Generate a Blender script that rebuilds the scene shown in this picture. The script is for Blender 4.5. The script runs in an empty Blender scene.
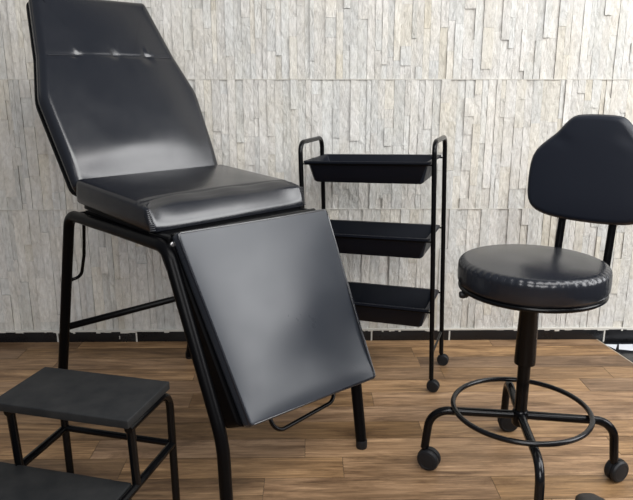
import bpy, bmesh, math, random
from mathutils import Vector, Matrix
SC = bpy.context.scene
COL = SC.collection
PI = math.pi

# ------------------------------------------------------------------ materials
def mat(name, rgb, rough=.5, spec=.5, metal=0., coat=0.):
    m = bpy.data.materials.new(name); m.use_nodes = True
    b = m.node_tree.nodes['Principled BSDF']
    b.inputs['Base Color'].default_value = (*rgb, 1)
    b.inputs['Roughness'].default_value = rough
    b.inputs['Specular IOR Level'].default_value = spec
    b.inputs['Metallic'].default_value = metal
    b.inputs['Coat Weight'].default_value = coat
    return m
def nodes(m):
    return m.node_tree.nodes, m.node_tree.links, m.node_tree.nodes['Principled BSDF']
def noise(m, scale, detail=4, rough=.55, stretch=(1, 1, 1), coord='Object', dist=0):
    N, L, b = nodes(m)
    tc = N.new('ShaderNodeTexCoord'); mp = N.new('ShaderNodeMapping'); n = N.new('ShaderNodeTexNoise')
    mp.inputs['Scale'].default_value = stretch
    n.inputs['Scale'].default_value = scale; n.inputs['Detail'].default_value = detail
    n.inputs['Roughness'].default_value = rough; n.inputs['Distortion'].default_value = dist
    L.new(tc.outputs[coord], mp.inputs['Vector']); L.new(mp.outputs['Vector'], n.inputs['Vector'])
    return n
def bump(m, sock, strength, dist, prev=None):
    N, L, b = nodes(m)
    bp = N.new('ShaderNodeBump'); bp.inputs['Strength'].default_value = strength; bp.inputs['Distance'].default_value = dist
    L.new(sock, bp.inputs['Height'])
    if prev: L.new(prev.outputs['Normal'], bp.inputs['Normal'])
    L.new(bp.outputs['Normal'], b.inputs['Normal'])
    return bp
def ramp(m, sock, stops):
    N, L, b = nodes(m)
    r = N.new('ShaderNodeValToRGB'); e = r.color_ramp.elements
    e[0].position, e[0].color = stops[0][0], (*stops[0][1], 1)
    e[1].position, e[1].color = stops[-1][0], (*stops[-1][1], 1)
    for p, c in stops[1:-1]:
        k = e.new(p); k.color = (*c, 1)
    L.new(sock, r.inputs['Fac'])
    return r
def rough_var(m, scale, lo, hi, stretch=(1, 1, 1)):
    n = noise(m, scale, 5, .6, stretch)
    r = ramp(m, n.outputs['Fac'], [(.3, (lo,)*3), (.7, (hi,)*3)])
    nodes(m)[1].new(r.outputs['Color'], nodes(m)[2].inputs['Roughness'])

leather = mat('black_leather', (.006, .007, .0105), .25, .72)
rough_var(leather, 9, .20, .27)
_b = bump(leather, noise(leather, 420, 3).outputs['Fac'], .05, .0005)
bump(leather, noise(leather, 6, 2, .45, (1, 1, 1), dist=.4).outputs['Fac'], .10, .006, _b)
leather_leg = mat('worn_black_leather', (.028, .032, .040), .29, .46)
rough_var(leather_leg, 11, .27, .33)
_b = None
leather_stool = mat('stool_black_leather', (.010, .0115, .016), .27, .5)
_b = bump(leather_stool, noise(leather_stool, 420, 3).outputs['Fac'], .05, .0005)
bump(leather_stool, noise(leather_stool, 8, 3).outputs['Fac'], .12, .004, _b)
leather_back = mat('matte_navy_black_leather', (.009, .0115, .019), .45, .35)
bump(leather_back, noise(leather_back, 420, 3).outputs['Fac'], .05, .0005)
board = mat('black_board', (.002, .002, .0025), .45, .08)
steel = mat('black_painted_steel', (.002, .0021, .0025), .22, .2)
rough_var(steel, 40, .17, .27)
steel_matte = mat('matte_black_steel', (.0022, .0022, .0026), .34, .09)
steel_worn = mat('scuffed_black_steel', (.003, .003, .0035), .2, .32)
_n = noise(steel_worn, 55, 6, .7)
_r = ramp(steel_worn, _n.outputs['Fac'], [(.70, (.004, .004, .0045)), (.76, (.10, .09, .08))])
nodes(steel_worn)[1].new(_r.outputs['Color'], nodes(steel_worn)[2].inputs['Base Color'])
plate = mat('matte_black_plate', (.016, .017, .019), .6, .16)
_n = noise(plate, 16, 6, .65)
_r = ramp(plate, _n.outputs['Fac'], [(.35, (.014, .015, .016)), (.72, (.026, .026, .026))])
nodes(plate)[1].new(_r.outputs['Color'], nodes(plate)[2].inputs['Base Color'])
bump(plate, noise(plate, 300, 2).outputs['Fac'], .12, .0006)
plastic = mat('black_tray_plastic', (.004, .0055, .010), .42, .2)
rough_var(plastic, 30, .36, .5)
rubber = mat('caster_rubber', (.009, .0095, .011), .5, .3)
rubber_hub = mat('caster_hub', (.017, .018, .021), .45, .35)
shoe_m = mat('dark_shoe', (.028, .026, .024), .6, .3)
bump(shoe_m, noise(shoe_m, 60, 4).outputs['Fac'], .3, .002)
thread = mat('grey_thread', (.045, .047, .052), .5, .4)
white_metal = mat('bare_bolt', (.5, .5, .5), .35, .5, .8)

# split-face stone wall
stone = mat('split_face_stone', (.6, .58, .55), .8, .25)
N, L, b = nodes(stone)
at = N.new('ShaderNodeAttribute'); at.attribute_name = 'strip_tint'
n1 = noise(stone, 26, 8, .7, (1.6, 1, .6))
r1 = ramp(stone, n1.outputs['Fac'], [(.30, (.80, .79, .77)), (.44, (.97, .965, .955)), (.68, (1.10, 1.10, 1.10))])
mx = N.new('ShaderNodeMix'); mx.data_type = 'RGBA'; mx.blend_type = 'MULTIPLY'; mx.inputs['Factor'].default_value = 1
L.new(at.outputs['Color'], mx.inputs['A']); L.new(r1.outputs['Color'], mx.inputs['B'])
n2 = noise(stone, 5.5, 5, .6, (1.5, 1, .7))
r2 = ramp(stone, n2.outputs['Fac'], [(.42, (1, 1, 1)), (.72, (1.0, .93, .78))])
mx2 = N.new('ShaderNodeMix'); mx2.data_type = 'RGBA'; mx2.blend_type = 'MULTIPLY'; mx2.inputs['Factor'].default_value = .38
L.new(mx.outputs['Result'], mx2.inputs['A']); L.new(r2.outputs['Color'], mx2.inputs['B'])
L.new(mx2.outputs['Result'], b.inputs['Base Color'])
_b = bump(stone, noise(stone, 45, 8, .68, (1.5, 1, .55), dist=1.0).outputs['Fac'], .9, .007)
bump(stone, noise(stone, 240, 4, .6).outputs['Fac'], .28, .0016, _b)
grout = mat('pale_grout', (.56, .54, .49), .85, .2)
bump(grout, noise(grout, 120, 4).outputs['Fac'], .4, .002)
skirt_m = mat('black_skirting_tile', (.006, .006, .007), .3, .45)
rough_var(skirt_m, 14, .22, .4)

# wood vinyl planks: colour attribute per plank, grain along X
wood = mat('wood_planks', (.3, .2, .12), .42, .35)
N, L, b = nodes(wood)
at = N.new('ShaderNodeAttribute'); at.attribute_name = 'plank_tint'
of = N.new('ShaderNodeAttribute'); of.attribute_name = 'plank_shift'
tc = N.new('ShaderNodeTexCoord'); add = N.new('ShaderNodeVectorMath'); add.operation = 'ADD'
L.new(tc.outputs['Object'], add.inputs[0]); L.new(of.outputs['Vector'], add.inputs[1])
def wnoise(scale, stretch, detail, rough_, dist):
    mp = N.new('ShaderNodeMapping'); mp.inputs['Scale'].default_value = stretch
    n = N.new('ShaderNodeTexNoise'); n.inputs['Scale'].default_value = scale; n.inputs['Detail'].default_value = detail
    n.inputs['Roughness'].default_value = rough_; n.inputs['Distortion'].default_value = dist
    L.new(add.outputs[0], mp.inputs['Vector']); L.new(mp.outputs['Vector'], n.inputs['Vector'])
    return n
g1 = wnoise(8, (.32, 4.6, 1), 10, .7, .9)
g2 = wnoise(30, (.26, 5, 1), 8, .75, .3)
g3 = wnoise(4, (.6, 2.6, 1), 8, .72, 1.0)
c1 = ramp(wood, g1.outputs['Fac'], [(.32, (.34, .30, .27)), (.46, (.82, .80, .77)), (.56, (1.10, 1.10, 1.10)), (.68, (1.6, 1.66, 1.7))])
c2 = ramp(wood, g2.outputs['Fac'], [(.36, (.42, .38, .35)), (.5, (.98, .97, .96)), (.64, (1.34, 1.37, 1.4))])
c3 = ramp(wood, g3.outputs['Fac'], [(.38, (.50, .46, .43)), (.56, (1.08, 1.08, 1.08))])
def mul(a, c, f=1.):
    m_ = N.new('ShaderNodeMix'); m_.data_type = 'RGBA'; m_.blend_type = 'MULTIPLY'; m_.inputs['Factor'].default_value = f
    L.new(a, m_.inputs['A']); L.new(c, m_.inputs['B']); return m_.outputs['Result']
L.new(mul(mul(mul(at.outputs['Color'], c1.outputs['Color'], .85), c2.outputs['Color'], .55), c3.outputs['Color'], .9), b.inputs['Base Color'])
bump(wood, g2.outputs['Fac'], .18, .002)
edge_m = mat('pale_cut_edge', (.42, .36, .28), .6, .3)
tile_black = mat('black_floor_tile', (.008, .009, .011), .12, .5)
rough_var(tile_black, 6, .08, .16)
tile_white = mat('white_floor_tile', (.72, .74, .78), .15, .5)
rough_var(tile_white, 6, .1, .2)

# ------------------------------------------------------------------ helpers
def add_part(name, bm, m, parent=None, smooth=True, label=None, angle=40):
    bmesh.ops.recalc_face_normals(bm, faces=bm.faces)
    me = bpy.data.meshes.new(name); bm.to_mesh(me); bm.free()
    o = bpy.data.objects.new(name, me); COL.objects.link(o)
    for mm in (m if isinstance(m, (list, tuple)) else [m]): me.materials.append(mm)
    if smooth:
        me.polygons.foreach_set('use_smooth', [True]*len(me.polygons))
        me.set_sharp_from_angle(angle=math.radians(angle))
    if parent: o.parent = parent
    if label: o['label'] = label
    return o
def thing(name, label, cat, loc, rot=(0, 0, 0), group=None):
    o = bpy.data.objects.new(name, None); COL.objects.link(o)
    o.empty_display_size = .1
    o.location = loc; o.rotation_euler = rot; o['label'] = label; o['category'] = cat
    if group: o['group'] = group
    return o
def struct(name, bm, m, smooth=False, label=None):
    o = add_part(name, bm, m, None, smooth); o['kind'] = 'structure'
    if label: o['label'] = label
    return o
def box(bm, x0, x1, y0, y1, z0, z1, bev=0):
    r = bmesh.ops.create_cube(bm, size=1)
    vs = r['verts']
    for v in vs:
        v.co = Vector(((x0+x1)/2+v.co.x*(x1-x0), (y0+y1)/2+v.co.y*(y1-y0), (z0+z1)/2+v.co.z*(z1-z0)))
    if bev:
        es = list({e for v in vs for e in v.link_edges})
        bmesh.ops.bevel(bm, geom=es, offset=bev, segments=3, affect='EDGES', profile=.5)
def fillet(pts, rads, seg=10):
    """polyline with rounded corners"""
    pts = [Vector(p) for p in pts]; out = [pts[0]]
    for i in range(1, len(pts)-1):
        r = rads[i-1] if isinstance(rads, (list, tuple)) else rads
        a = pts[i-1]-pts[i]; c = pts[i+1]-pts[i]
        la, lc = a.length, c.length; a.normalize(); c.normalize()
        ang = a.angle(c)
        if r <= 0 or ang > PI-.02: out.append(pts[i]); continue
        d = min(r/math.tan(ang/2), la*.49 if i > 1 else la*.98, lc*.49 if i < len(pts)-2 else lc*.98)
        rr = d*math.tan(ang/2)
        bis = (a+c).normalized(); cen = pts[i]+bis*(rr/math.sin(ang/2))
        p0 = pts[i]+a*d-cen; p1 = pts[i]+c*d-cen
        tot = p0.angle(p1); ax = p0.cross(p1).normalized()
        for k in range(seg+1):
            out.append(cen+Matrix.Rotation(tot*k/seg, 3, ax)@p0)
    out.append(pts[-1])
    return out
def tube(bm, pts, r, n=14, closed=False, cap=True):
    pts = [Vector(p) for p in pts]; m = len(pts)
    T = []
    for i in range(m):
        if closed: t = pts[(i+1) % m]-pts[i-1]
        else: t = pts[min(i+1, m-1)]-pts[max(i-1, 0)]
        T.append(t.normalized())
    up = Vector((0, 0, 1)) if abs(T[0].z) < .9 else Vector((1, 0, 0))
    nn = T[0].cross(up).normalized(); rings = []
    for i in range(m):
        if i:
            nn = (nn-T[i]*nn.dot(T[i])).normalized()
        bb = T[i].cross(nn)
        ri = r(i/(m-1)) if callable(r) else r
        rings.append([bm.verts.new(pts[i]+nn*math.cos(2*PI*k/n)*ri+bb*math.sin(2*PI*k/n)*ri) for k in range(n)])
    rng = range(m if closed else m-1)
    for i in rng:
        A, B = rings[i], rings[(i+1) % m]
        for k in range(n): bm.faces.new((A[k], A[(k+1) % n], B[(k+1) % n], B[k]))
    if cap and not closed:
        bm.faces.new(rings[0]); bm.faces.new(list(reversed(rings[-1])))
def lathe(bm, prof, n=48, M=None):
    """prof: (r, z) list; closes to the axis where r == 0"""
    rings = []
    for r, z in prof:
        if r < 1e-6: rings.append([bm.verts.new((0, 0, z))])
        else: rings.append([bm.verts.new((r*math.cos(2*PI*k/n), r*math.sin(2*PI*k/n), z)) for k in range(n)])
    for A, B in zip(rings, rings[1:]):
        for k in range(n):
            q = [A[k % len(A)], A[(k+1) % len(A)], B[(k+1) % len(B)], B[k % len(B)]]
            u = []
            for v in q:
                if v not in u: u.append(v)
            if len(u) > 2: bm.faces.new(u)
    if M: 
        for R_ in rings:
            for v in R_: v.co = M@v.co
def resample(pts, n):
    pts = [Vector((p[0], p[1])) for p in pts]; P = pts+[pts[0]]
    ds = [0]
    for a, c in zip(P, P[1:]): ds.append(ds[-1]+(c-a).length)
    out = []; j = 0
    for i in range(n):
        s = ds[-1]*i/n
        while ds[j+1] < s: j += 1
        k = (s-ds[j])/max(1e-9, ds[j+1]-ds[j]); out.append(P[j].lerp(P[j+1], k))
    return out
def round_poly(poly, rads, n=200, seg=10):
    """closed polygon with filleted corners, resampled (counter-clockwise)"""
    m = len(poly); out = []
    for i in range(m):
        p, a, c = Vector(poly[i]), Vector(poly[i-1]), Vector(poly[(i+1) % m])
        r = rads[i] if isinstance(rads, (list, tuple)) else rads
        u = (a-p); w = (c-p); lu, lw = u.length, w.length; u.normalize(); w.normalize()
        ang = u.angle(w)
        d = min(r/math.tan(ang/2), lu*.45, lw*.45)
        p0, p1 = p+u*d, p+w*d
        for k in range(seg+1):
            t = k/seg; out.append((1-t)**2*p0+2*t*(1-t)*p+t*t*p1)
    return resample(out, n)
def pad(bm, outline, thick, er, bulge, zfun=None, M=None, rings=36, back_r=.004, top_pow=2.2, poly=None, warp=None, soft=.06):
    """upholstered slab: back at z=0, rounded front edge, domed face at z=thick"""
    n = len(outline)
    nor = []
    def dome(p, q):
        if not poly: return bulge*(1-q**top_pow)
        k = 1.
        for i in range(len(poly)):
            a, b_ = Vector(poly[i-1]), Vector(poly[i]); e_ = (b_-a).normalized()
            d = abs((p.x-a.x)*e_.y-(p.y-a.y)*e_.x)
            k *= 1-math.exp(-max(0, d-er)/soft)
        return bulge*k
    for i in range(n):
        t = (outline[(i+1) % n]-outline[i-1]); nor.append(Vector((-t.y, t.x)).normalized())
    c = sum(outline, Vector((0, 0)))/n
    prof = [(back_r, 0), (0, back_r)]
    prof += [(-.0012, thick*.3), (-.0015, thick*.5)]
    for k in range(9):
        a = PI/2*k/8; prof.append((er*(1-math.cos(a)), thick-er+er*math.sin(a)))
    R = []
    for d, z in prof:
        R.append([(outline[i]+nor[i]*d, z) for i in range(n)])
    base = [p for p, z in R[-1]]
    for k in range(1, rings):
        q = 1-k/rings
        R.append([(c+(p-c)*q, thick+dome(c+(p-c)*q, q)) for p in base])
    V = []
    for ring in R:
        row = []
        for p, z in ring:
            dz = zfun(p.x, p.y)*min(1, max(0, (z-thick+er)/er)) if zfun else 0
            v = Vector((p.x, p.y, z+dz))
            if warp: v = warp(v)
            row.append(bm.verts.new(M@v if M else v))
        V.append(row)
    for A, B in zip(V, V[1:]):
        for k in range(n): bm.faces.new((A[k], A[(k+1) % n], B[(k+1) % n], B[k]))
    z = thick+dome(c, 0)+(zfun(c.x, c.y) if zfun else 0)
    v = Vector((c.x, c.y, z)); cv = bm.verts.new(M@v if M else v)
    for k in range(n): bm.faces.new((V[-1][k], V[-1][(k+1) % n], cv))
    bm.faces.new(list(reversed(V[0])))
def slab(bm, outline, z0, z1, M=None, bev=.002):
    """flat board with the given outline"""
    n = len(outline); rows = []
    nor = []
    for i in range(n):
        t = (outline[(i+1) % n]-outline[i-1]); nor.append(Vector((-t.y, t.x)).normalized())
    for d, z in ((bev, z0), (0, z0+bev), (0, z1-bev), (bev, z1)):
        rows.append([bm.verts.new((M if M else Matrix())@Vector((*(outline[i]+nor[i]*d), z))) for i in range(n)])
    for A, B in zip(rows, rows[1:]):
        for k in range(n): bm.faces.new((A[k], A[(k+1) % n], B[(k+1) % n], B[k]))
    bm.faces.new(rows[-1]); bm.faces.new(list(reversed(rows[0])))
def frame(origin, ex, ey, ez):
    M = Matrix.Identity(4)
    for i, e in enumerate((ex, ey, ez)):
        for j in range(3): M[j][i] = e[j]
    for j in range(3): M[j][3] = origin[j]
    return M
def G(x, w): return math.exp(-(x/w)**2)

# ------------------------------------------------------------------ camera
f_px, pitch, yaw, camH = 650., math.radians(14.5), math.radians(.8), 1.05
cd = bpy.data.cameras.new('camera'); cam = bpy.data.objects.new('camera', cd); COL.objects.link(cam)
cd.sensor_width = 36; cd.lens = f_px/633*36; cd.clip_start = .02
cam.location = (0, 0, camH); cam.rotation_euler = (PI/2-pitch, 0, -yaw)
SC.camera = cam

# ------------------------------------------------------------------ setting
WY = 2.556                      # face of the grout plane of the wall
rnd = random.Random(11)
def build_wall():
    bm = bmesh.new(); lay = bm.loops.layers.float_color.new('strip_tint')
    bx0, bx1 = -3.2, 3.0
    def quadbox(x0, x1, z0, z1, d, tint, tilt):
        if x0 > bx0: x0 += .0008
        if rnd.random() < .8: z0 += .0006
        nx = 4 if abs(x0) < 2 else 1
        nz = max(1, round((z1-z0)/.012)) if abs(x0) < 2 else 1
        ph = rnd.uniform(0, 50)
        g = []
        for j in range(nz+1):
            row = []
            for i in range(nx+1):
                x = x0+(x1-x0)*i/nx; z = z0+(z1-z0)*j/nz
                q = d+tilt*(2*i/nx-1)+.0005*math.sin(z*47+ph)+.0004*math.sin(z*113+x*190+ph*3)+rnd.uniform(-.0006, .0006)
                row.append((bm.verts.new((x, WY-max(.0005, q), z)), rnd.uniform(.92, 1.05)))
            g.append(row)
        for j in range(nz):
            for i in range(nx):
                c = (g[j][i], g[j][i+1], g[j+1][i+1], g[j+1][i])
                f = bm.faces.new([v for v, _ in c]); f.smooth = False
                for lp, (_, k) in zip(f.loops, c): lp[lay] = (tint[0]*k*1.03, tint[1]*k*1.015, tint[2]*k*.975, 1)
        loop = [g[0][i][0] for i in range(nx+1)]+[g[j][nx][0] for j in range(1, nz+1)]+[g[nz][i][0] for i in range(nx-1, -1, -1)]+[g[j][0][0] for j in range(nz-1, 0, -1)]
        bk = [bm.verts.new((v.co.x, WY+.004, v.co.z)) for v in loop]
        for k in range(len(loop)):
            k2 = (k+1) % len(loop)
            f = bm.faces.new((bk[k], bk[k2], loop[k2], loop[k]))
            for lp in f.loops: lp[lay] = (tint[0]*.50, tint[1]*.49, tint[2]*.46, 1)  # strip sides tinted darker: edge shade painted into the colour
    rows = [(.049, .5575), (.5595, 1.0585), (1.0605, 1.56), (1.562, 2.062), (2.064, 2.56)]
    for z0, z1 in rows:
        x = bx0
        while x < bx1:
            w = rnd.choice((.018, .022, .026, .029, .032, .036, .041))
            z = z0; first = True
            while z < z1-1e-4:
                h = rnd.choice((.07, .11, .15, .19, .24, .30, .38))
                if first: h *= rnd.uniform(.3, 1); first = False
                if z1-z-h < .05: h = z1-z
                k = rnd.random(); br = rnd.uniform(.58, .66)
                if k < .12: t = (br*1.0, br*.98, br*.93)
                elif k < .15: t = (br*1.01, br*.975, br*.89)
                elif k < .5: t = (br*.95, br*.965, br*.97)
                else: t = (br, br*.995, br*.985)
                quadbox(x, x+w, z, z+h, rnd.choice((.003, .0040, .0052, .0064, .0078)), t, rnd.uniform(-.0014, .0014))
                z += h
            x += w
    # backing that shows as grout lines
    vs = [bm.verts.new(p) for p in ((bx0, WY, -.02), (bx1, WY, -.02), (bx1, WY, 2.6), (bx0, WY, 2.6))]
    f = bm.faces.new(vs)
    for lp in f.loops: lp[lay] = (.60, .58, .53, 1)
    bk = [bm.verts.new((p.co.x, WY+.1, p.co.z)) for p in vs]
    g = [bm.faces.new(list(reversed(bk)))]+[bm.faces.new((vs[k], bk[k], bk[(k+1) % 4], vs[(k+1) % 4])) for k in range(4)]
    for f in g:
        for lp in f.loops: lp[lay] = (.6, .58, .55, 1)
    me = bpy.data.meshes.new('wall_back'); bm.to_mesh(me); bm.free()
    o = bpy.data.objects.new('wall_back', me); COL.objects.link(o); me.materials.append(stone); o['kind'] = 'structure'
    o['label'] = 'pale grey split-face stone strip wall'
build_wall()
bm = bmesh.new()
for z in (.5585, 1.0595, 1.561, 2.063): box(bm, -3.2, 3.0, WY-.0080, WY, z-.0015, z+.0015)
struct('trim_3', bm, grout)

# skirting: black tile pieces, pale grout between and ragged grout bead above
bm = bmesh.new()
P0, PW = -1.0417, .3270
for k in range(-7, 13):
    x0 = P0+k*PW+.0035; x1 = P0+(k+1)*PW-.0035
    box(bm, x0, x1, WY-.014, WY-.001, -.0115, .0440, .0012)
struct('baseboard_back', bm, skirt_m, True)
bm = bmesh.new()
x = -3.2; r2_ = random.Random(4)
top = .050; pv = None
while x < 3.0:
    w = r2_.uniform(.006, .03)
    zb = .0375-(r2_.random() < .35)*r2_.uniform(.001, .007)
    box(bm, x, x+w, WY-.0146, WY-.0005, zb+.0065, .0500)
    x += w
for k in range(-7, 13):
    xj = P0+k*PW
    box(bm, xj-.0032, xj+.0032, WY-.013, WY-.0005, -.0115, .04)
box(bm, P0+.327-.003-.068, P0+.327-.068, WY-.0155, WY-.01, .012, .026)
struct('trim_1', bm, grout)

# wooden plank floor, stops at a cut edge on the right
bm = bmesh.new(); lay = bm.loops.layers.float_color.new('plank_tint'); lsh = bm.loops.layers.float_color.new('plank_shift')
def edge_x(y): return 1.212+(2.56-y)*.145
PWY = .1005; y1 = 2.5480; rf = random.Random(23); row = 0
fy1 = WY-.0145
ytop = fy1
ybound = [fy1]
yy = 2.0701+PWY*4
while yy > -1.2: ybound.append(yy); yy -= PWY
for ya, yb in zip(ybound[1:], ybound):
    x = -3.2+rf.uniform(-.8, 0)
    while True:
        l = rf.choice((.62, .78, .92, .92)); xa, xb = max(x, -3.2), x+l
        e0, e1 = edge_x(ya), edge_x(yb)
        last = xb > min(e0, e1)-.12
        if xb > -3.2:
            br = rf.uniform(.70, 1.12); warm = rf.uniform(-.02, .02)
            t = (.305*br, (.188+warm*.3)*br, (.100+warm*.7)*br)
            sh = (rf.uniform(0, 9), rf.uniform(0, 9), rf.uniform(0, 9), 1)
            g = .0007
            xs = (xa+g, (e0 if last else xb-g), (e1 if last else xb-g), xa+g)
            vs = [bm.verts.new((X_, Y_, 0)) for X_, Y_ in zip(xs, (ya+g, ya+g, yb-g, yb-g))]
            fs = [bm.faces.new(vs)]
            lo = [bm.verts.new((v.co.x, v.co.y, -.0015)) for v in vs]
            for k in range(4): fs.append(bm.faces.new((vs[k], lo[k], lo[(k+1) % 4], vs[(k+1) % 4])))
            for i, f in enumerate(fs):
                for lp in f.loops:
                    lp[lay] = (*[c*(1 if i == 0 else .25) for c in t], 1); lp[lsh] = sh
        x += l
        if last: break
# sub-base closing the gaps between the planks
vs = [bm.verts.new(p) for p in ((-3.2, -1.25, -.0012), (edge_x(-1.25)-.002, -1.25, -.0012), (edge_x(fy1)-.002, fy1, -.0012), (-3.2, fy1, -.0012))]
lo = [bm.verts.new((v.co.x, v.co.y, -.0115)) for v in vs]
fs = [bm.faces.new(vs)]+[bm.faces.new((vs[k], lo[k], lo[(k+1) % 4], vs[(k+1) % 4])) for k in range(4)]
for f in fs:
    for lp in f.loops: lp[lay] = (.07, .045, .028, 1); lp[lsh] = (0, 0, 0, 1)
struct('floor', bm, wood)
bm = bmesh.new()
vs = [bm.verts.new(p) for p in ((edge_x(-1.2), -1.2, -.011), (edge_x(-1.2)+.004, -1.2, -.011), (edge_x(fy1)+.004, fy1, -.011), (edge_x(fy1), fy1, -.011))]
hi = [bm.verts.new((v.co.x, v.co.y, .0008)) for v in vs]
bm.faces.new(hi); bm.faces.new(list(reversed(vs)))
for k in range(4): bm.faces.new((vs[k], vs[(k+1) % 4], hi[(k+1) % 4], hi[k]))
struct('trim_2', bm, edge_m)
# black glossy tile floor with white inlays, a little lower, right of the planks
bm = bmesh.new()
box(bm, -3.2, 3.0, -1.25, WY, -.06, -.0125)
def inlay(poly):
    vs = [bm.verts.new((x, y, -.0118)) for x, y in poly]; f = bm.faces.new(vs); f.material_index = 1
for k in range(3):
    dx = k*.62
    inlay([(1.300+dx, 2.515), (1.62+dx, 2.515), (1.60+dx, 2.43), (1.46+dx, 2.405), (1.275+dx, 2.462)])
inlay([(1.2375, 2.516), (1.292, 2.512), (1.262, 2.462)])
inlay([(1.31, 2.22), (1.62, 2.26), (1.75, 2.02), (1.36, 1.98)])
struct('floor_right', bm, [tile_black, tile_white])

# ------------------------------------------------------------------ treatment chair
PHI = .757
chair = thing('treatment_chair', 'large black leather reclining treatment chair with raised backrest and hanging leg rest', 'treatment chair',
              (-.196, 1.73, 0), (0, 0, PHI))
def C3(s, t, z): return Vector((s, -t, z))     # chair frame: s across, t forwards, z up
HW = .248; RT = .0162
def foot_cap(s_, t_, par):
    bm = bmesh.new()
    lathe(bm, [(0, 0), (.0155, 0), (.0165, .003), (.0165, .022), (.0155, .026), (0, .026)], 24, Matrix.Translation(C3(s_, t_, 0)))
    add_part('rubber_foot', bm, rubber, par)
for sgn in (-1, 1):
    s = -.250 if sgn < 0 else HW
    bm = bmesh.new()
    rt_ = -.684 if sgn < 0 else -.652
    tube(bm, fillet([C3(s, rt_, .012), C3(s, -.482, .668), C3(s, -.30, .668)], .055), RT)
    foot_cap(s, rt_-.002, add_part('leg', bm, steel_matte, chair))
    fs_, dt = (-.2535, .033) if sgn < 0 else (.250, -.02)
    bm = bmesh.new()
    fb_ = -.240 if sgn < 0 else fs_
    tube(bm, fillet([C3(fb_, .250, .012), C3((fs_+fb_)/2, .232+dt*.6, .225), C3(fs_, .032+dt, .668), C3(s, -.16, .668)], [.25, .055]), RT)
    foot_cap(fb_, .2505, add_part('leg', bm, steel_matte, chair))
    bm = bmesh.new()
    tube(bm, [C3(s, -.31, .668), C3(s, -.15, .668)], RT)
    add_part('side_rail', bm, steel_matte, chair)
bm = bmesh.new()
tube(bm, [C3(-HW, -.613, .272), C3(HW, -.613, .272)], .0115)
add_part('cross_bar', bm, steel_matte, chair)
bm = bmesh.new()
tube(bm, [C3(-HW, -.44, .668), C3(HW, -.44, .668)], .012)
add_part('cross_bar', bm, steel_matte, chair)
bm = bmesh.new()
tube(bm, [C3(-HW, .012, .668), C3(HW, .012, .668)], .012)
add_part('cross_bar', bm, steel_matte, chair)
# seat
SW, SL = .259, .420
sM = frame(C3(0, 0, 0), Vector((1, 0, 0)), Vector((0, 1, 0)), Vector((0, 0, 1)))
tl = .042
sM = Matrix.Translation(C3(.001, .006, .691))@Matrix.Rotation(tl*1.35, 4, 'X')
ol = round_poly([(-SW, 0), (SW, 0), (SW, SL), (-SW, SL)], [.018, .018, .02, .02], 240)
def seat_z(x, y):
    z = -.007*G(y, .03)                                         # roll over the front edge
    z += .0022*math.sin(x*38+.6)*G(y-.03, .03)                 # soft wave along the front lip
    z += -.003*G(y-.055, .006)                                 # seam behind the lip
    for sx in (-1, 1):
        z += .0016*math.sin((x*sx+y)*420)*G(x*sx-SW+.012, .02)*G(y-.01, .03)
    return z
def seat_warp(v):
    k = max(0, v.z/.074); e_ = 1-(abs(v.x)/SW)**8*.6
    return Vector((v.x, v.y+.060*e_*k**1.25*math.exp(-max(0, v.y)/.10), v.z))
bm = bmesh.new(); pad(bm, ol, .068, .016, .006, seat_z, sM, 70, poly=[(-SW, 0), (SW, 0), (SW, SL), (-SW, SL)], warp=seat_warp)
seat = add_part('seat', bm, leather, chair, angle=80)
# gathered seam at the two front corners
for sx in (-1, 1):
    bm = bmesh.new()
    for k in range(11):
        z = .006+k*.0048
        p = sM@seat_warp(Vector((sx*(SW+.0005), .006, z))); q = sM@seat_warp(Vector((sx*(SW-.010), -.0030, z+.002))); 
        tube(bm, [p, (p+q)/2+Vector((sx*.001, -.0015, 0)), q], .0013, 6)
    add_part('corner_seam', bm, thread, seat)
bm = bmesh.new()
slab(bm, round_poly([(-.246, .004), (.246, .004), (.246, .41), (-.246, .41)], .01, 80), -.016, .002, sM)
box(bm, -.236, .236, -.005, .40, .664, .690)
add_part('seat_board', bm, board, chair)
# hinge bracket and bolt, front left corner
bm = bmesh.new()
box(bm, -.247, -.229, -.062, .03, .655, .690, .004)
br = add_part('hinge_bracket', bm, steel_matte, chair)
bm = bmesh.new(); lathe(bm, [(0, 0), (.006, 0), (.006, .004), (.004, .006), (0, .006)], 16, Matrix.Translation((-.238, -.062, .672))@Matrix.Rotation(PI/2, 4, 'X'))
add_part('bolt', bm, white_metal, br)
bm = bmesh.new()
box(bm, .229, .247, -.062, .03, .655, .690, .004)
add_part('hinge_bracket', bm, steel_matte, chair)
bm = bmesh.new()
box(bm, -.232, .232, -.040, .012, .652, .688, .004)
add_part('front_rail', bm, board, chair)

# backrest (plane leaning back 31 degrees about the rear seat edge)
al = math.radians(31)
wv = C3(0, -math.sin(al), math.cos(al)); nv = C3(0, math.cos(al), math.sin(al))
BT = .052
hinge = C3(0, -.405, .781)
bM = frame(hinge-nv*BT, Vector((1, 0, 0)), wv, nv)
bout = [(-.252, -.03), (.252, -.03), (.269, .275), (.231, .42), (.194, .630), (-.194, .630), (-.231, .42), (-.269, .275)]
ol = round_poly(bout, [.03, .03, .12, .10, .02, .02, .10, .12], 260)
tufts = [(-.125, .405), (.005, .408), (.118, .400)]
def back_z(x, y):
    z = -.0016*G(y-.405, .006)
    for tx, ty in tufts:
        d = math.hypot(x-tx, y-ty)
        z -= .0036*G(d, .017)
        z += .0008*G(x-tx-.006, .006)*G(y-ty-.018, .018)-.0006*G(x-tx+.008, .006)*G(y-ty-.016, .018)
    z += -.007*G(y, .05)+.0022*G(y-.10, .05)*G(x+.06, .12)
    return z
bm = bmesh.new(); pad(bm, ol, BT, .024, .008, back_z, bM, 90, poly=bout, soft=.05)
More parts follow.
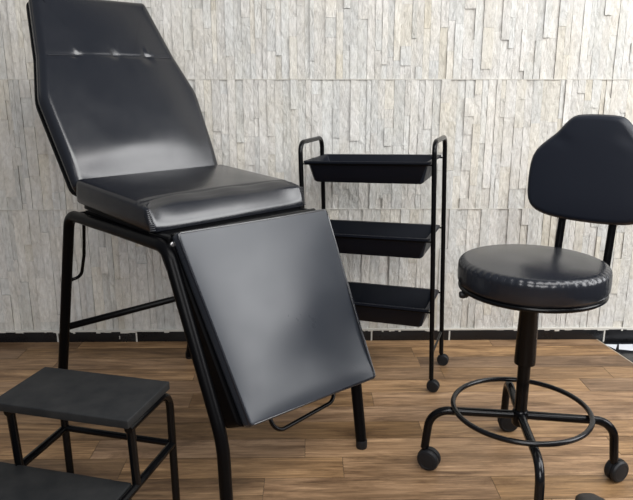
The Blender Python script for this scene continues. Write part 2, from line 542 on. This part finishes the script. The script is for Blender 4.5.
back = add_part('backrest', bm, leather, chair, angle=80)
bm = bmesh.new()
tube(bm, [bM@Vector((x/40*.212, .405, BT+.0035-.0035*abs(x/40)**3)) for x in range(-40, 41)], .0007, 6)
add_part('stitching', bm, thread, back)
bm = bmesh.new()
slab(bm, round_poly([(x*1.008, y*1.004-.001) for x, y in bout], [.035, .035, .12, .10, .02, .02, .10, .12], 200), -.013, .0, bM)
add_part('back_board', bm, board, chair)
for sgn in (-1, 1):
    bm = bmesh.new()
    p = [C3(sgn*.16, -.30, .672), bM@Vector((sgn*.16, .02, -.022)), bM@Vector((sgn*.16, .42, -.022))]
    tube(bm, fillet(p, .03), .009)
    add_part('back_support', bm, steel, chair)
bm = bmesh.new()
tube(bm, fillet([C3(-.212, -.43, .668), C3(-.206, -.485, .64), C3(-.200, -.518, .53), C3(-.206, -.540, .455), C3(-.250, -.560, .440)], [.02, .1, .03]), .0052, 10)
add_part('recline_lever', bm, steel, chair)

# leg rest (hangs 26 degrees forward from the front edge)
al = math.radians(26)
wv = C3(0, math.sin(al), -math.cos(al)); nv = C3(0, math.cos(al), math.sin(al))
LT = .032
lM = frame(C3(0, .092, .688)-nv*LT, Vector((-1, 0, 0)), wv, nv)   # x mirrored keeps the frame right-handed
lout = [(-.262, -.009), (.237, -.018), (.199, .471), (-.244, .491)]
ol = round_poly([(x, y) for x, y in lout], .009, 240)
if sum((a.x*b_.y-b_.x*a.y) for a, b_ in zip(ol, ol[1:]+ol[:1])) < 0: ol.reverse()
def leg_z(x, y):
    z = 0.
    z += -.011*G(math.hypot(x+.21, (y-.35)*.75), .095)          # sagging dent low on the right
    z += .0012*G(y-.455, .03)
    return z
bm = bmesh.new(); pad(bm, ol, LT, .0065, .008, leg_z, lM, 80, poly=lout, soft=.06)
lr = add_part('leg_rest', bm, leather_leg, chair, angle=80)
bm = bmesh.new()
oc = sum(ol, Vector((0, 0)))/len(ol)
tube(bm, [lM@Vector((*(p+(oc-p).normalized()*.0035), LT-.0028)) for p in ol], .0036, 8, True)
add_part('piping', bm, leather, lr)
bm = bmesh.new()
ol2 = round_poly([(-.222, -.005), (.2415, -.014), (.210, .469), (-.218, .484)], .022, 160)
if sum((a.x*b_.y-b_.x*a.y) for a, b_ in zip(ol2, ol2[1:]+ol2[:1])) < 0: ol2.reverse()
slab(bm, ol2, -.068, .0, lM, .004)
add_part('leg_rest_board', bm, board, chair)
bm = bmesh.new()
tube(bm, [lM@Vector((-.235, -.012, .006)), lM@Vector((.235, -.012, .006))], .010)
add_part('hinge_rod', bm, steel, chair)
bm = bmesh.new()
hp = [lM@Vector((.094, .40, -.040)), lM@Vector((.088, .524, -.040)), lM@Vector((-.138, .512, -.040)), lM@Vector((-.140, .40, -.040))]
tube(bm, fillet(hp, .032), .0055, 12)
add_part('handle', bm, steel, chair)

# ------------------------------------------------------------------ casters (shared meshes)
def caster_meshes(R):
    bm = bmesh.new(); w = R*.62
    for sx in (-1, 1):
        M = Matrix.Translation((sx*w*.56, 0, R))@Matrix.Rotation(sx*PI/2, 4, 'Y')
        lathe(bm, [(0, -w*.42), (R*.9, -w*.42), (R, -w*.25), (R, w*.12), (R*.9, w*.34), (R*.72, w*.42)], 32, M)
        lathe(bm, [(R*.72, w*.42), (R*.68, w*.38), (R*.4, w*.44), (0, w*.46)], 32, M)
    whe = bm
    bm2 = bmesh.new()
    pts = []
    seg = 12
    for sx in (-1, 1):
        row = []
        for k in range(seg+1):
            a = math.radians(-5+150*k/seg)
            row.append((sx*w*.22, R*1.06*math.cos(a), R+R*1.06*math.sin(a)))
        pts.append(row)
    inn = [[(x, y*.72, R+(z-R)*.72) for x, y, z in r_] for r_ in pts]
    A, B = [[bm2.verts.new(p) for p in r_] for r_ in pts]; Ai, Bi = [[bm2.verts.new(p) for p in r_] for r_ in inn]
    for k in range(seg):
        for q in ((A[k], A[k+1], B[k+1], B[k]), (Ai[k+1], Ai[k], Bi[k], Bi[k+1]), (A[k+1], A[k], Ai[k], Ai[k+1]), (B[k], B[k+1], Bi[k+1], Bi[k])): bm2.faces.new(q)
    for k in (0, seg): bm2.faces.new((A[k], B[k], Bi[k], Ai[k]))
    return whe, bm2
def make_caster(parent, pos, R, rz, stem_to, off):
    """pos: stem axis on the floor (in the thing's frame); wheel trails by off"""
    whe, hood = caster_meshes(R)
    d = Vector((math.sin(-rz), math.cos(-rz), 0))
    M = Matrix.Translation(Vector(pos)-d*off)@Matrix.Rotation(rz, 4, 'Z')
    for v in whe.verts: v.co = M@v.co
    for v in hood.verts: v.co = M@v.co
    c = add_part('caster', hood, rubber, parent)
    add_part('wheel', whe, rubber, c, angle=30)
    bm = bmesh.new()
    tube(bm, [Vector(pos)+Vector((0, 0, R*1.25)), Vector(pos)+Vector((0, 0, stem_to))], R*.26, 12)
    add_part('stem', bm, steel, c)
    return c

# ------------------------------------------------------------------ stool
SPH = math.radians(42)
stool = thing('stool', 'round-seated black leather swivel stool with curved back pad, foot ring and castor wheels', 'stool', (.572, 1.580, 0), (0, 0, -SPH))
# seat cushion with gathered rim
bm = bmesh.new()
R0, zb, zt = .1855, .546, .614
n = 220
prof = [(R0-.010, zb), (R0-.004, zb+.002), (R0, zb+.012), (R0+.001, zb+.03), (R0, zb+.045)]
for k in range(1, 9):
    a = PI/2*k/8; prof.append((R0-.020+.020*math.cos(a), zt-.021+.020*math.sin(a)))
for k in range(1, 40):
    q = 1-k/40; r = (R0-.020)*q; prof.append((r, zt-.001+.006*(1-q**2.5)))
prof.append((0, zt+.005)); prof.insert(0, (0, zb))
rows = []
for r, z in prof:
    if r < 1e-6: rows.append([bm.verts.new((0, 0, z))]); continue
    row = []
    for k in range(n):
        th = 2*PI*k/n
        rip = .0007*math.sin(th*55)*G(r-R0+.006, .012)*G(z-zt+.012, .012)
        sag = -.003*G(r-.09, .05)*math.cos(th-.5)
        row.append(bm.verts.new(((r+rip)*math.cos(th), (r+rip)*math.sin(th), z+rip*1.2+(sag if z > zt-.004 else 0))))
    rows.append(row)
for A, B in zip(rows, rows[1:]):
    for k in range(n):
        u = []
        for v in (A[k % len(A)], A[(k+1) % len(A)], B[(k+1) % len(B)], B[k % len(B)]):
            if v not in u: u.append(v)
        bm.faces.new(u)
scu = add_part('seat', bm, leather_stool, stool, angle=75)
bm = bmesh.new()
for k in range(120):
    th = 2*PI*k/120
    a0 = Vector((math.cos(th), math.sin(th), 0))
    p = a0*(R0-.002)+Vector((0, 0, zt-.0185)); q = a0*(R0-.0095)+Vector((0, 0, zt-.0055)); c_ = (p+q)/2+a0*.0022+Vector((0, 0, .0018))
    tube(bm, [p, c_, q], .0006, 5)
add_part('rim_stitching', bm, thread, scu)
bm = bmesh.new()
ringp = lambda r, z, m=72: [Vector((r*math.cos(2*PI*k/m), r*math.sin(2*PI*k/m), z)) for k in range(m)]
tube(bm, ringp(.1775, .5405), .0062, 10, True)
lathe(bm, [(0, .535), (.1755, .535), (.1755, .546), (0, .546)], 64)
add_part('seat_ring', bm, steel, stool)
# bracket plate and lever knob under the seat
bm = bmesh.new()
box(bm, -.06, .06, -.075, .075, .516, .535, .003)
add_part('mount_plate', bm, steel, stool)
la = math.radians(180+5)+SPH
kd = Vector((math.cos(la), math.sin(la), 0))
bm = bmesh.new(); tube(bm, [kd*.05+Vector((0, 0, .525)), kd*.170+Vector((0, 0, .527))], .005)
lev = add_part('adjusting_lever', bm, steel, stool)
bm = bmesh.new()
M = Matrix.Translation(kd*.166+Vector((0, 0, .527)))@kd.to_track_quat('Z', 'Y').to_matrix().to_4x4()
lathe(bm, [(0, 0), (.006, 0), (.009, .004), (.010, .014), (.008, .021), (0, .023)], 20, M)
add_part('knob', bm, rubber, lev)
# column
bm = bmesh.new()
lathe(bm, [(0, .328), (.022, .328), (.027, .331), (.0275, .34), (.0235, .508), (.03, .517), (0, .517)], 40)
add_part('column_sleeve', bm, steel, stool)
bm = bmesh.new(); lathe(bm, [(0, .155), (.0165, .155), (.0165, .33), (0, .33)], 32)
add_part('column', bm, steel, stool)
bm = bmesh.new(); lathe(bm, [(0, .152), (.018, .152), (.021, .156), (.021, .192), (.018, .196), (0, .196)], 32)
add_part('hub', bm, steel, stool)
# foot ring
bm = bmesh.new(); tube(bm, ringp(.1785, .1985), .0070, 12, True)
add_part('foot_ring', bm, steel_worn, stool)
# four cross legs with castors
BA = math.radians(-8.4)+SPH
casts = {0: (math.radians(35), .016), 1: (math.radians(10), .02), 2: (math.radians(-40), .016), 3: (math.radians(20), .02)}
for k in range(4):
    a = BA+k*PI/2+(math.radians(2) if k == 3 else 0); d = Vector((math.cos(a), math.sin(a), 0)); zz = Vector((0, 0, 1))
    bm = bmesh.new()
    reach = (.254, .236, .250, .252)[k]
    pts = fillet([d*.012+zz*.180, d*(reach-.012)+zz*.178, d*reach+zz*.062], .055)
    tube(bm, pts, .0115, 14)
    add_part('leg', bm, steel_worn if k == 3 else steel, stool)
    # wheel heading chosen per leg, in the world, then turned into the stool's frame
    head = {0: math.radians(114), 1: math.radians(85), 2: math.radians(60), 3: math.radians(80)}[k]
    make_caster(stool, d*reach, .0305, head+SPH, .075, .014)
# back posts and back pad
bl = math.radians(6)
for sx in (-1, 1):
    bm = bmesh.new()
    xb = .046+sx*.067
    tube(bm, fillet([(xb, .06, .526), (xb, .206, .526), (xb, .206+.012, .61), (xb, .252, .86)], [.025, .1]), .0105, 12)
    add_part('back_post', bm, steel, stool)
bm = bmesh.new()
half = [(0, .291), (.045, .2895), (.066, .284), (.086, .263), (.101, .241), (.130, .217), (.155, .192), (.166, .161), (.167, .108), (.164, .063), (.150, .036), (.118, .021), (.069, .014), (0, .012)]
half.reverse(); hb = [(x, y) for x, y in half]
poly = hb+[(-x, y) for x, y in reversed(half[1:-1])]
# smooth the outline (closed Chaikin)
pp = [Vector(p) for p in poly]
for _ in range(2):
    q = []
    for i in range(len(pp)):
        a, c = pp[i], pp[(i+1) % len(pp)]; q += [a*.75+c*.25, a*.25+c*.75]
    pp = q
ol = resample(pp, 240)
w_ = Vector((0, math.sin(bl), math.cos(bl))); n_ = Vector((0, -math.cos(bl), math.sin(bl)))
PT = .034
pM = frame(Vector((.055, .196, .677))+n_*-.002, Vector((1, 0, 0)), w_, n_)
def sb_z(x, y): return .0012*math.sin(y*90+x*30)*G(abs(x)-.085, .03)*G(y-.23, .03)
pad(bm, ol, PT, .016, .004, sb_z, pM, 40, top_pow=4)
sb = add_part('backrest', bm, leather_back, stool, angle=80)
bm = bmesh.new()
slab(bm, [Vector((p.x*.985, .14+(p.y-.14)*.985)) for p in ol], -.010, .001, pM)
add_part('back_board', bm, board, sb)

# ------------------------------------------------------------------ trolley
TY, TW, TD, TH = .345, .459, .233, .863
tro = thing('utility_trolley', 'black three-tier tray trolley with looped side handles standing by the wall', 'trolley', (.431, 2.079, 0), (0, 0, -TY))
def lean(bm):
    for v in bm.verts:
        x, y, z = v.co
        v.co = Vector((x-.032*z, y+.008*z, z+x*.032*max(0, z)/TH))
    return bm
for xs in (0, -TW):
    bm = bmesh.new()
    tube(bm, fillet([(xs, 0, .046), (xs, 0, TH), (xs, TD, TH), (xs, TD, .046)], .035), .0082, 14)
    sf = add_part('side_frame', lean(bm), steel, tro)
    bm = bmesh.new(); tube(bm, [(xs, 0, .135), (xs, TD, .135)], .0042, 10)
    add_part('lower_rod', lean(bm), steel, sf)
    for yy, hd in ((0, -65), (TD, -72)):
        make_caster(tro, Vector((xs-.0015, yy, 0)), .0215, math.radians(-hd)+TY, .06, .008)
def tray_bm(z1):
    bm = bmesh.new()
    xL, xR, yF, yB = -TW+.0095, -.0115, -.006, TD+.004
    def ring(ins, z, r=.008):
        p = round_poly([(xL+ins, yF+ins), (xR-ins, yF+ins), (xR-ins, yB-ins), (xL+ins, yB-ins)], r, 96)
        return [bm.verts.new((q.x, q.y, z)) for q in p]
    h = .076
    rows = [ring(0, z1-.006), ring(0, z1), ring(.002, z1+.0012), ring(.0125, z1), ring(.0145, z1-.003), ring(.030, z1-h+.006), ring(.036, z1-h+.0025)]
    inner = rows[-1]
    for A, B in zip(rows, rows[1:]):
        for k in range(96): bm.faces.new((A[k], A[(k+1) % 96], B[(k+1) % 96], B[k]))
    bm.faces.new(inner)
    out = [rows[0], ring(.0025, z1-.006), ring(.0115, z1-.004), ring(.0275, z1-h+.006), ring(.034, z1-h)]
    for A, B in zip(out, out[1:]):
        for k in range(96): bm.faces.new((B[k], B[(k+1) % 96], A[(k+1) % 96], A[k]))
    bm.faces.new(list(reversed(out[-1])))
    return bm
for z1 in (.799, .544, .297):
    add_part('tray', lean(tray_bm(z1)), plastic, tro)
    for yy in (0, TD):
        bm = bmesh.new(); tube(bm, [(-TW, yy, z1-.0095), (0, yy, z1-.0095)], .0030, 10)
        add_part('tray_rod', lean(bm), steel, tro)

# ------------------------------------------------------------------ step stool
stp = thing('step_stool', 'low black two-step metal step stool with flat treads beside the treatment chair', 'step stool', (-.324, 1.400, 0), (0, 0, -.262))
bm = bmesh.new(); box(bm, -.335, 0, -.190, 0, .352, .372, .0025)
add_part('step', bm, plate, stp)
bm = bmesh.new(); box(bm, -.375, -.019, -.360, -.163, .187, .2065, .0025)
add_part('step', bm, plate, stp)
sr = .0095
for xs in (-.010, -.307):
    bm = bmesh.new()
    tube(bm, fillet([(xs, -.175, .342), (xs, .012, .342), (xs, .016, .006)], .045), sr)
    lg = add_part('leg', bm, steel, stp)
    bm = bmesh.new(); lathe(bm, [(0, 0), (.011, 0), (.0115, .002), (.0115, .022), (0, .024)], 20, Matrix.Translation((xs, .016, 0)))
    add_part('rubber_foot', bm, rubber, lg)
    bm = bmesh.new()
    tube(bm, fillet([(xs, .014, .200), (xs, -.385, .194), (xs, -.392, .006)], .04), sr)
    lg = add_part('leg', bm, steel, stp)
    bm = bmesh.new(); lathe(bm, [(0, 0), (.011, 0), (.0115, .002), (.0115, .022), (0, .024)], 20, Matrix.Translation((xs, -.392, 0)))
    add_part('rubber_foot', bm, rubber, lg)
    bm = bmesh.new(); tube(bm, [(xs, -.165, .345), (xs, -.158, .198)], sr)
    add_part('upright', bm, steel, stp)
for yy, z in ((.014, .200), (-.19, .177), (-.33, .177)):
    bm = bmesh.new(); tube(bm, [(-.307, yy, z), (-.010, yy, z)], sr*.85)
    add_part('cross_bar', bm, steel, stp)

# ------------------------------------------------------------------ shoe tip at the lower edge
bm = bmesh.new()
sec = [(.0, .0, .0), (.006, .018, .022), (.02, .028, .034), (.05, .038, .044), (.09, .043, .052), (.14, .040, .066), (.19, .036, .08), (.24, .034, .085), (.262, .026, .08), (.268, .0, .07)]
rows = []
for d, hw, hh in sec[1:-1]:
    row = []
    for k in range(20):
        a = 2*PI*k/20; x = hw*math.copysign(abs(math.cos(a))**.8, math.cos(a)); z = hh*(.5+.5*math.copysign(abs(math.sin(a))**.75, math.sin(a)))
        row.append(bm.verts.new((x, -d, z)))
    rows.append(row)
for A, B in zip(rows, rows[1:]):
    for k in range(20): bm.faces.new((A[k], A[(k+1) % 20], B[(k+1) % 20], B[k]))
bm.faces.new(rows[0]); bm.faces.new(list(reversed(rows[-1])))
sh = add_part('shoe', bm, shoe_m, None, angle=70)
sh.location = (.710, 1.462, 0); sh['label'] = 'dark grey rounded shoe toe on the planks in front of the stool'; sh['category'] = 'shoe'

# ------------------------------------------------------------------ light
w = bpy.data.worlds.new('world'); SC.world = w; w.use_nodes = True
NW, LW = w.node_tree.nodes, w.node_tree.links
bg = NW['Background']
tc = NW.new('ShaderNodeTexCoord'); sp = NW.new('ShaderNodeSeparateXYZ'); rp = NW.new('ShaderNodeValToRGB')
mr = NW.new('ShaderNodeMapRange'); mr.inputs['From Min'].default_value = -1; mr.inputs['From Max'].default_value = 1
LW.new(tc.outputs['Generated'], sp.inputs[0]); LW.new(sp.outputs['Z'], mr.inputs['Value']); LW.new(mr.outputs['Result'], rp.inputs['Fac'])
e = rp.color_ramp.elements
e[0].position = .35; e[0].color = (.10, .085, .075, 1); e[1].position = .75; e[1].color = (.44, .48, .56, 1)
LW.new(rp.outputs['Color'], bg.inputs['Color']); bg.inputs['Strength'].default_value = .55
def area(name, loc, target, sx, sy, power, col):
    l = bpy.data.lights.new(name, 'AREA'); l.shape = 'RECTANGLE'; l.size = sx; l.size_y = sy; l.energy = power; l.color = col
    o = bpy.data.objects.new(name, l); COL.objects.link(o); o.location = loc
    o.rotation_euler = (Vector(target)-Vector(loc)).to_track_quat('-Z', 'Y').to_euler()
    return o
area('window_light', (3.1, 1.0, 1.85), (0, 1.0, 1.45), 1.7, 1.7, 74, (1, 1, 1))
area('overhead_area', (.9, .5, 2.75), (.6, 2.0, .3), 1.8, 1.0, 46, (1, .99, .97))
area('overhead_area', (2.2, 1.5, 2.75), (1.6, 1.6, 0), 1.3, 1.1, 34, (1, 1, 1))  # added unseen source, placed to put a highlight on the chair seat front
area('front_light', (.1, -1.6, 2.1), (.2, 2.5, .9), 1.8, 1.2, 66, (1, .99, .98))

SC.view_settings.view_transform = 'Standard'
SC.view_settings.look = 'None'
SC.view_settings.exposure = 0
SC.view_settings.gamma = 1
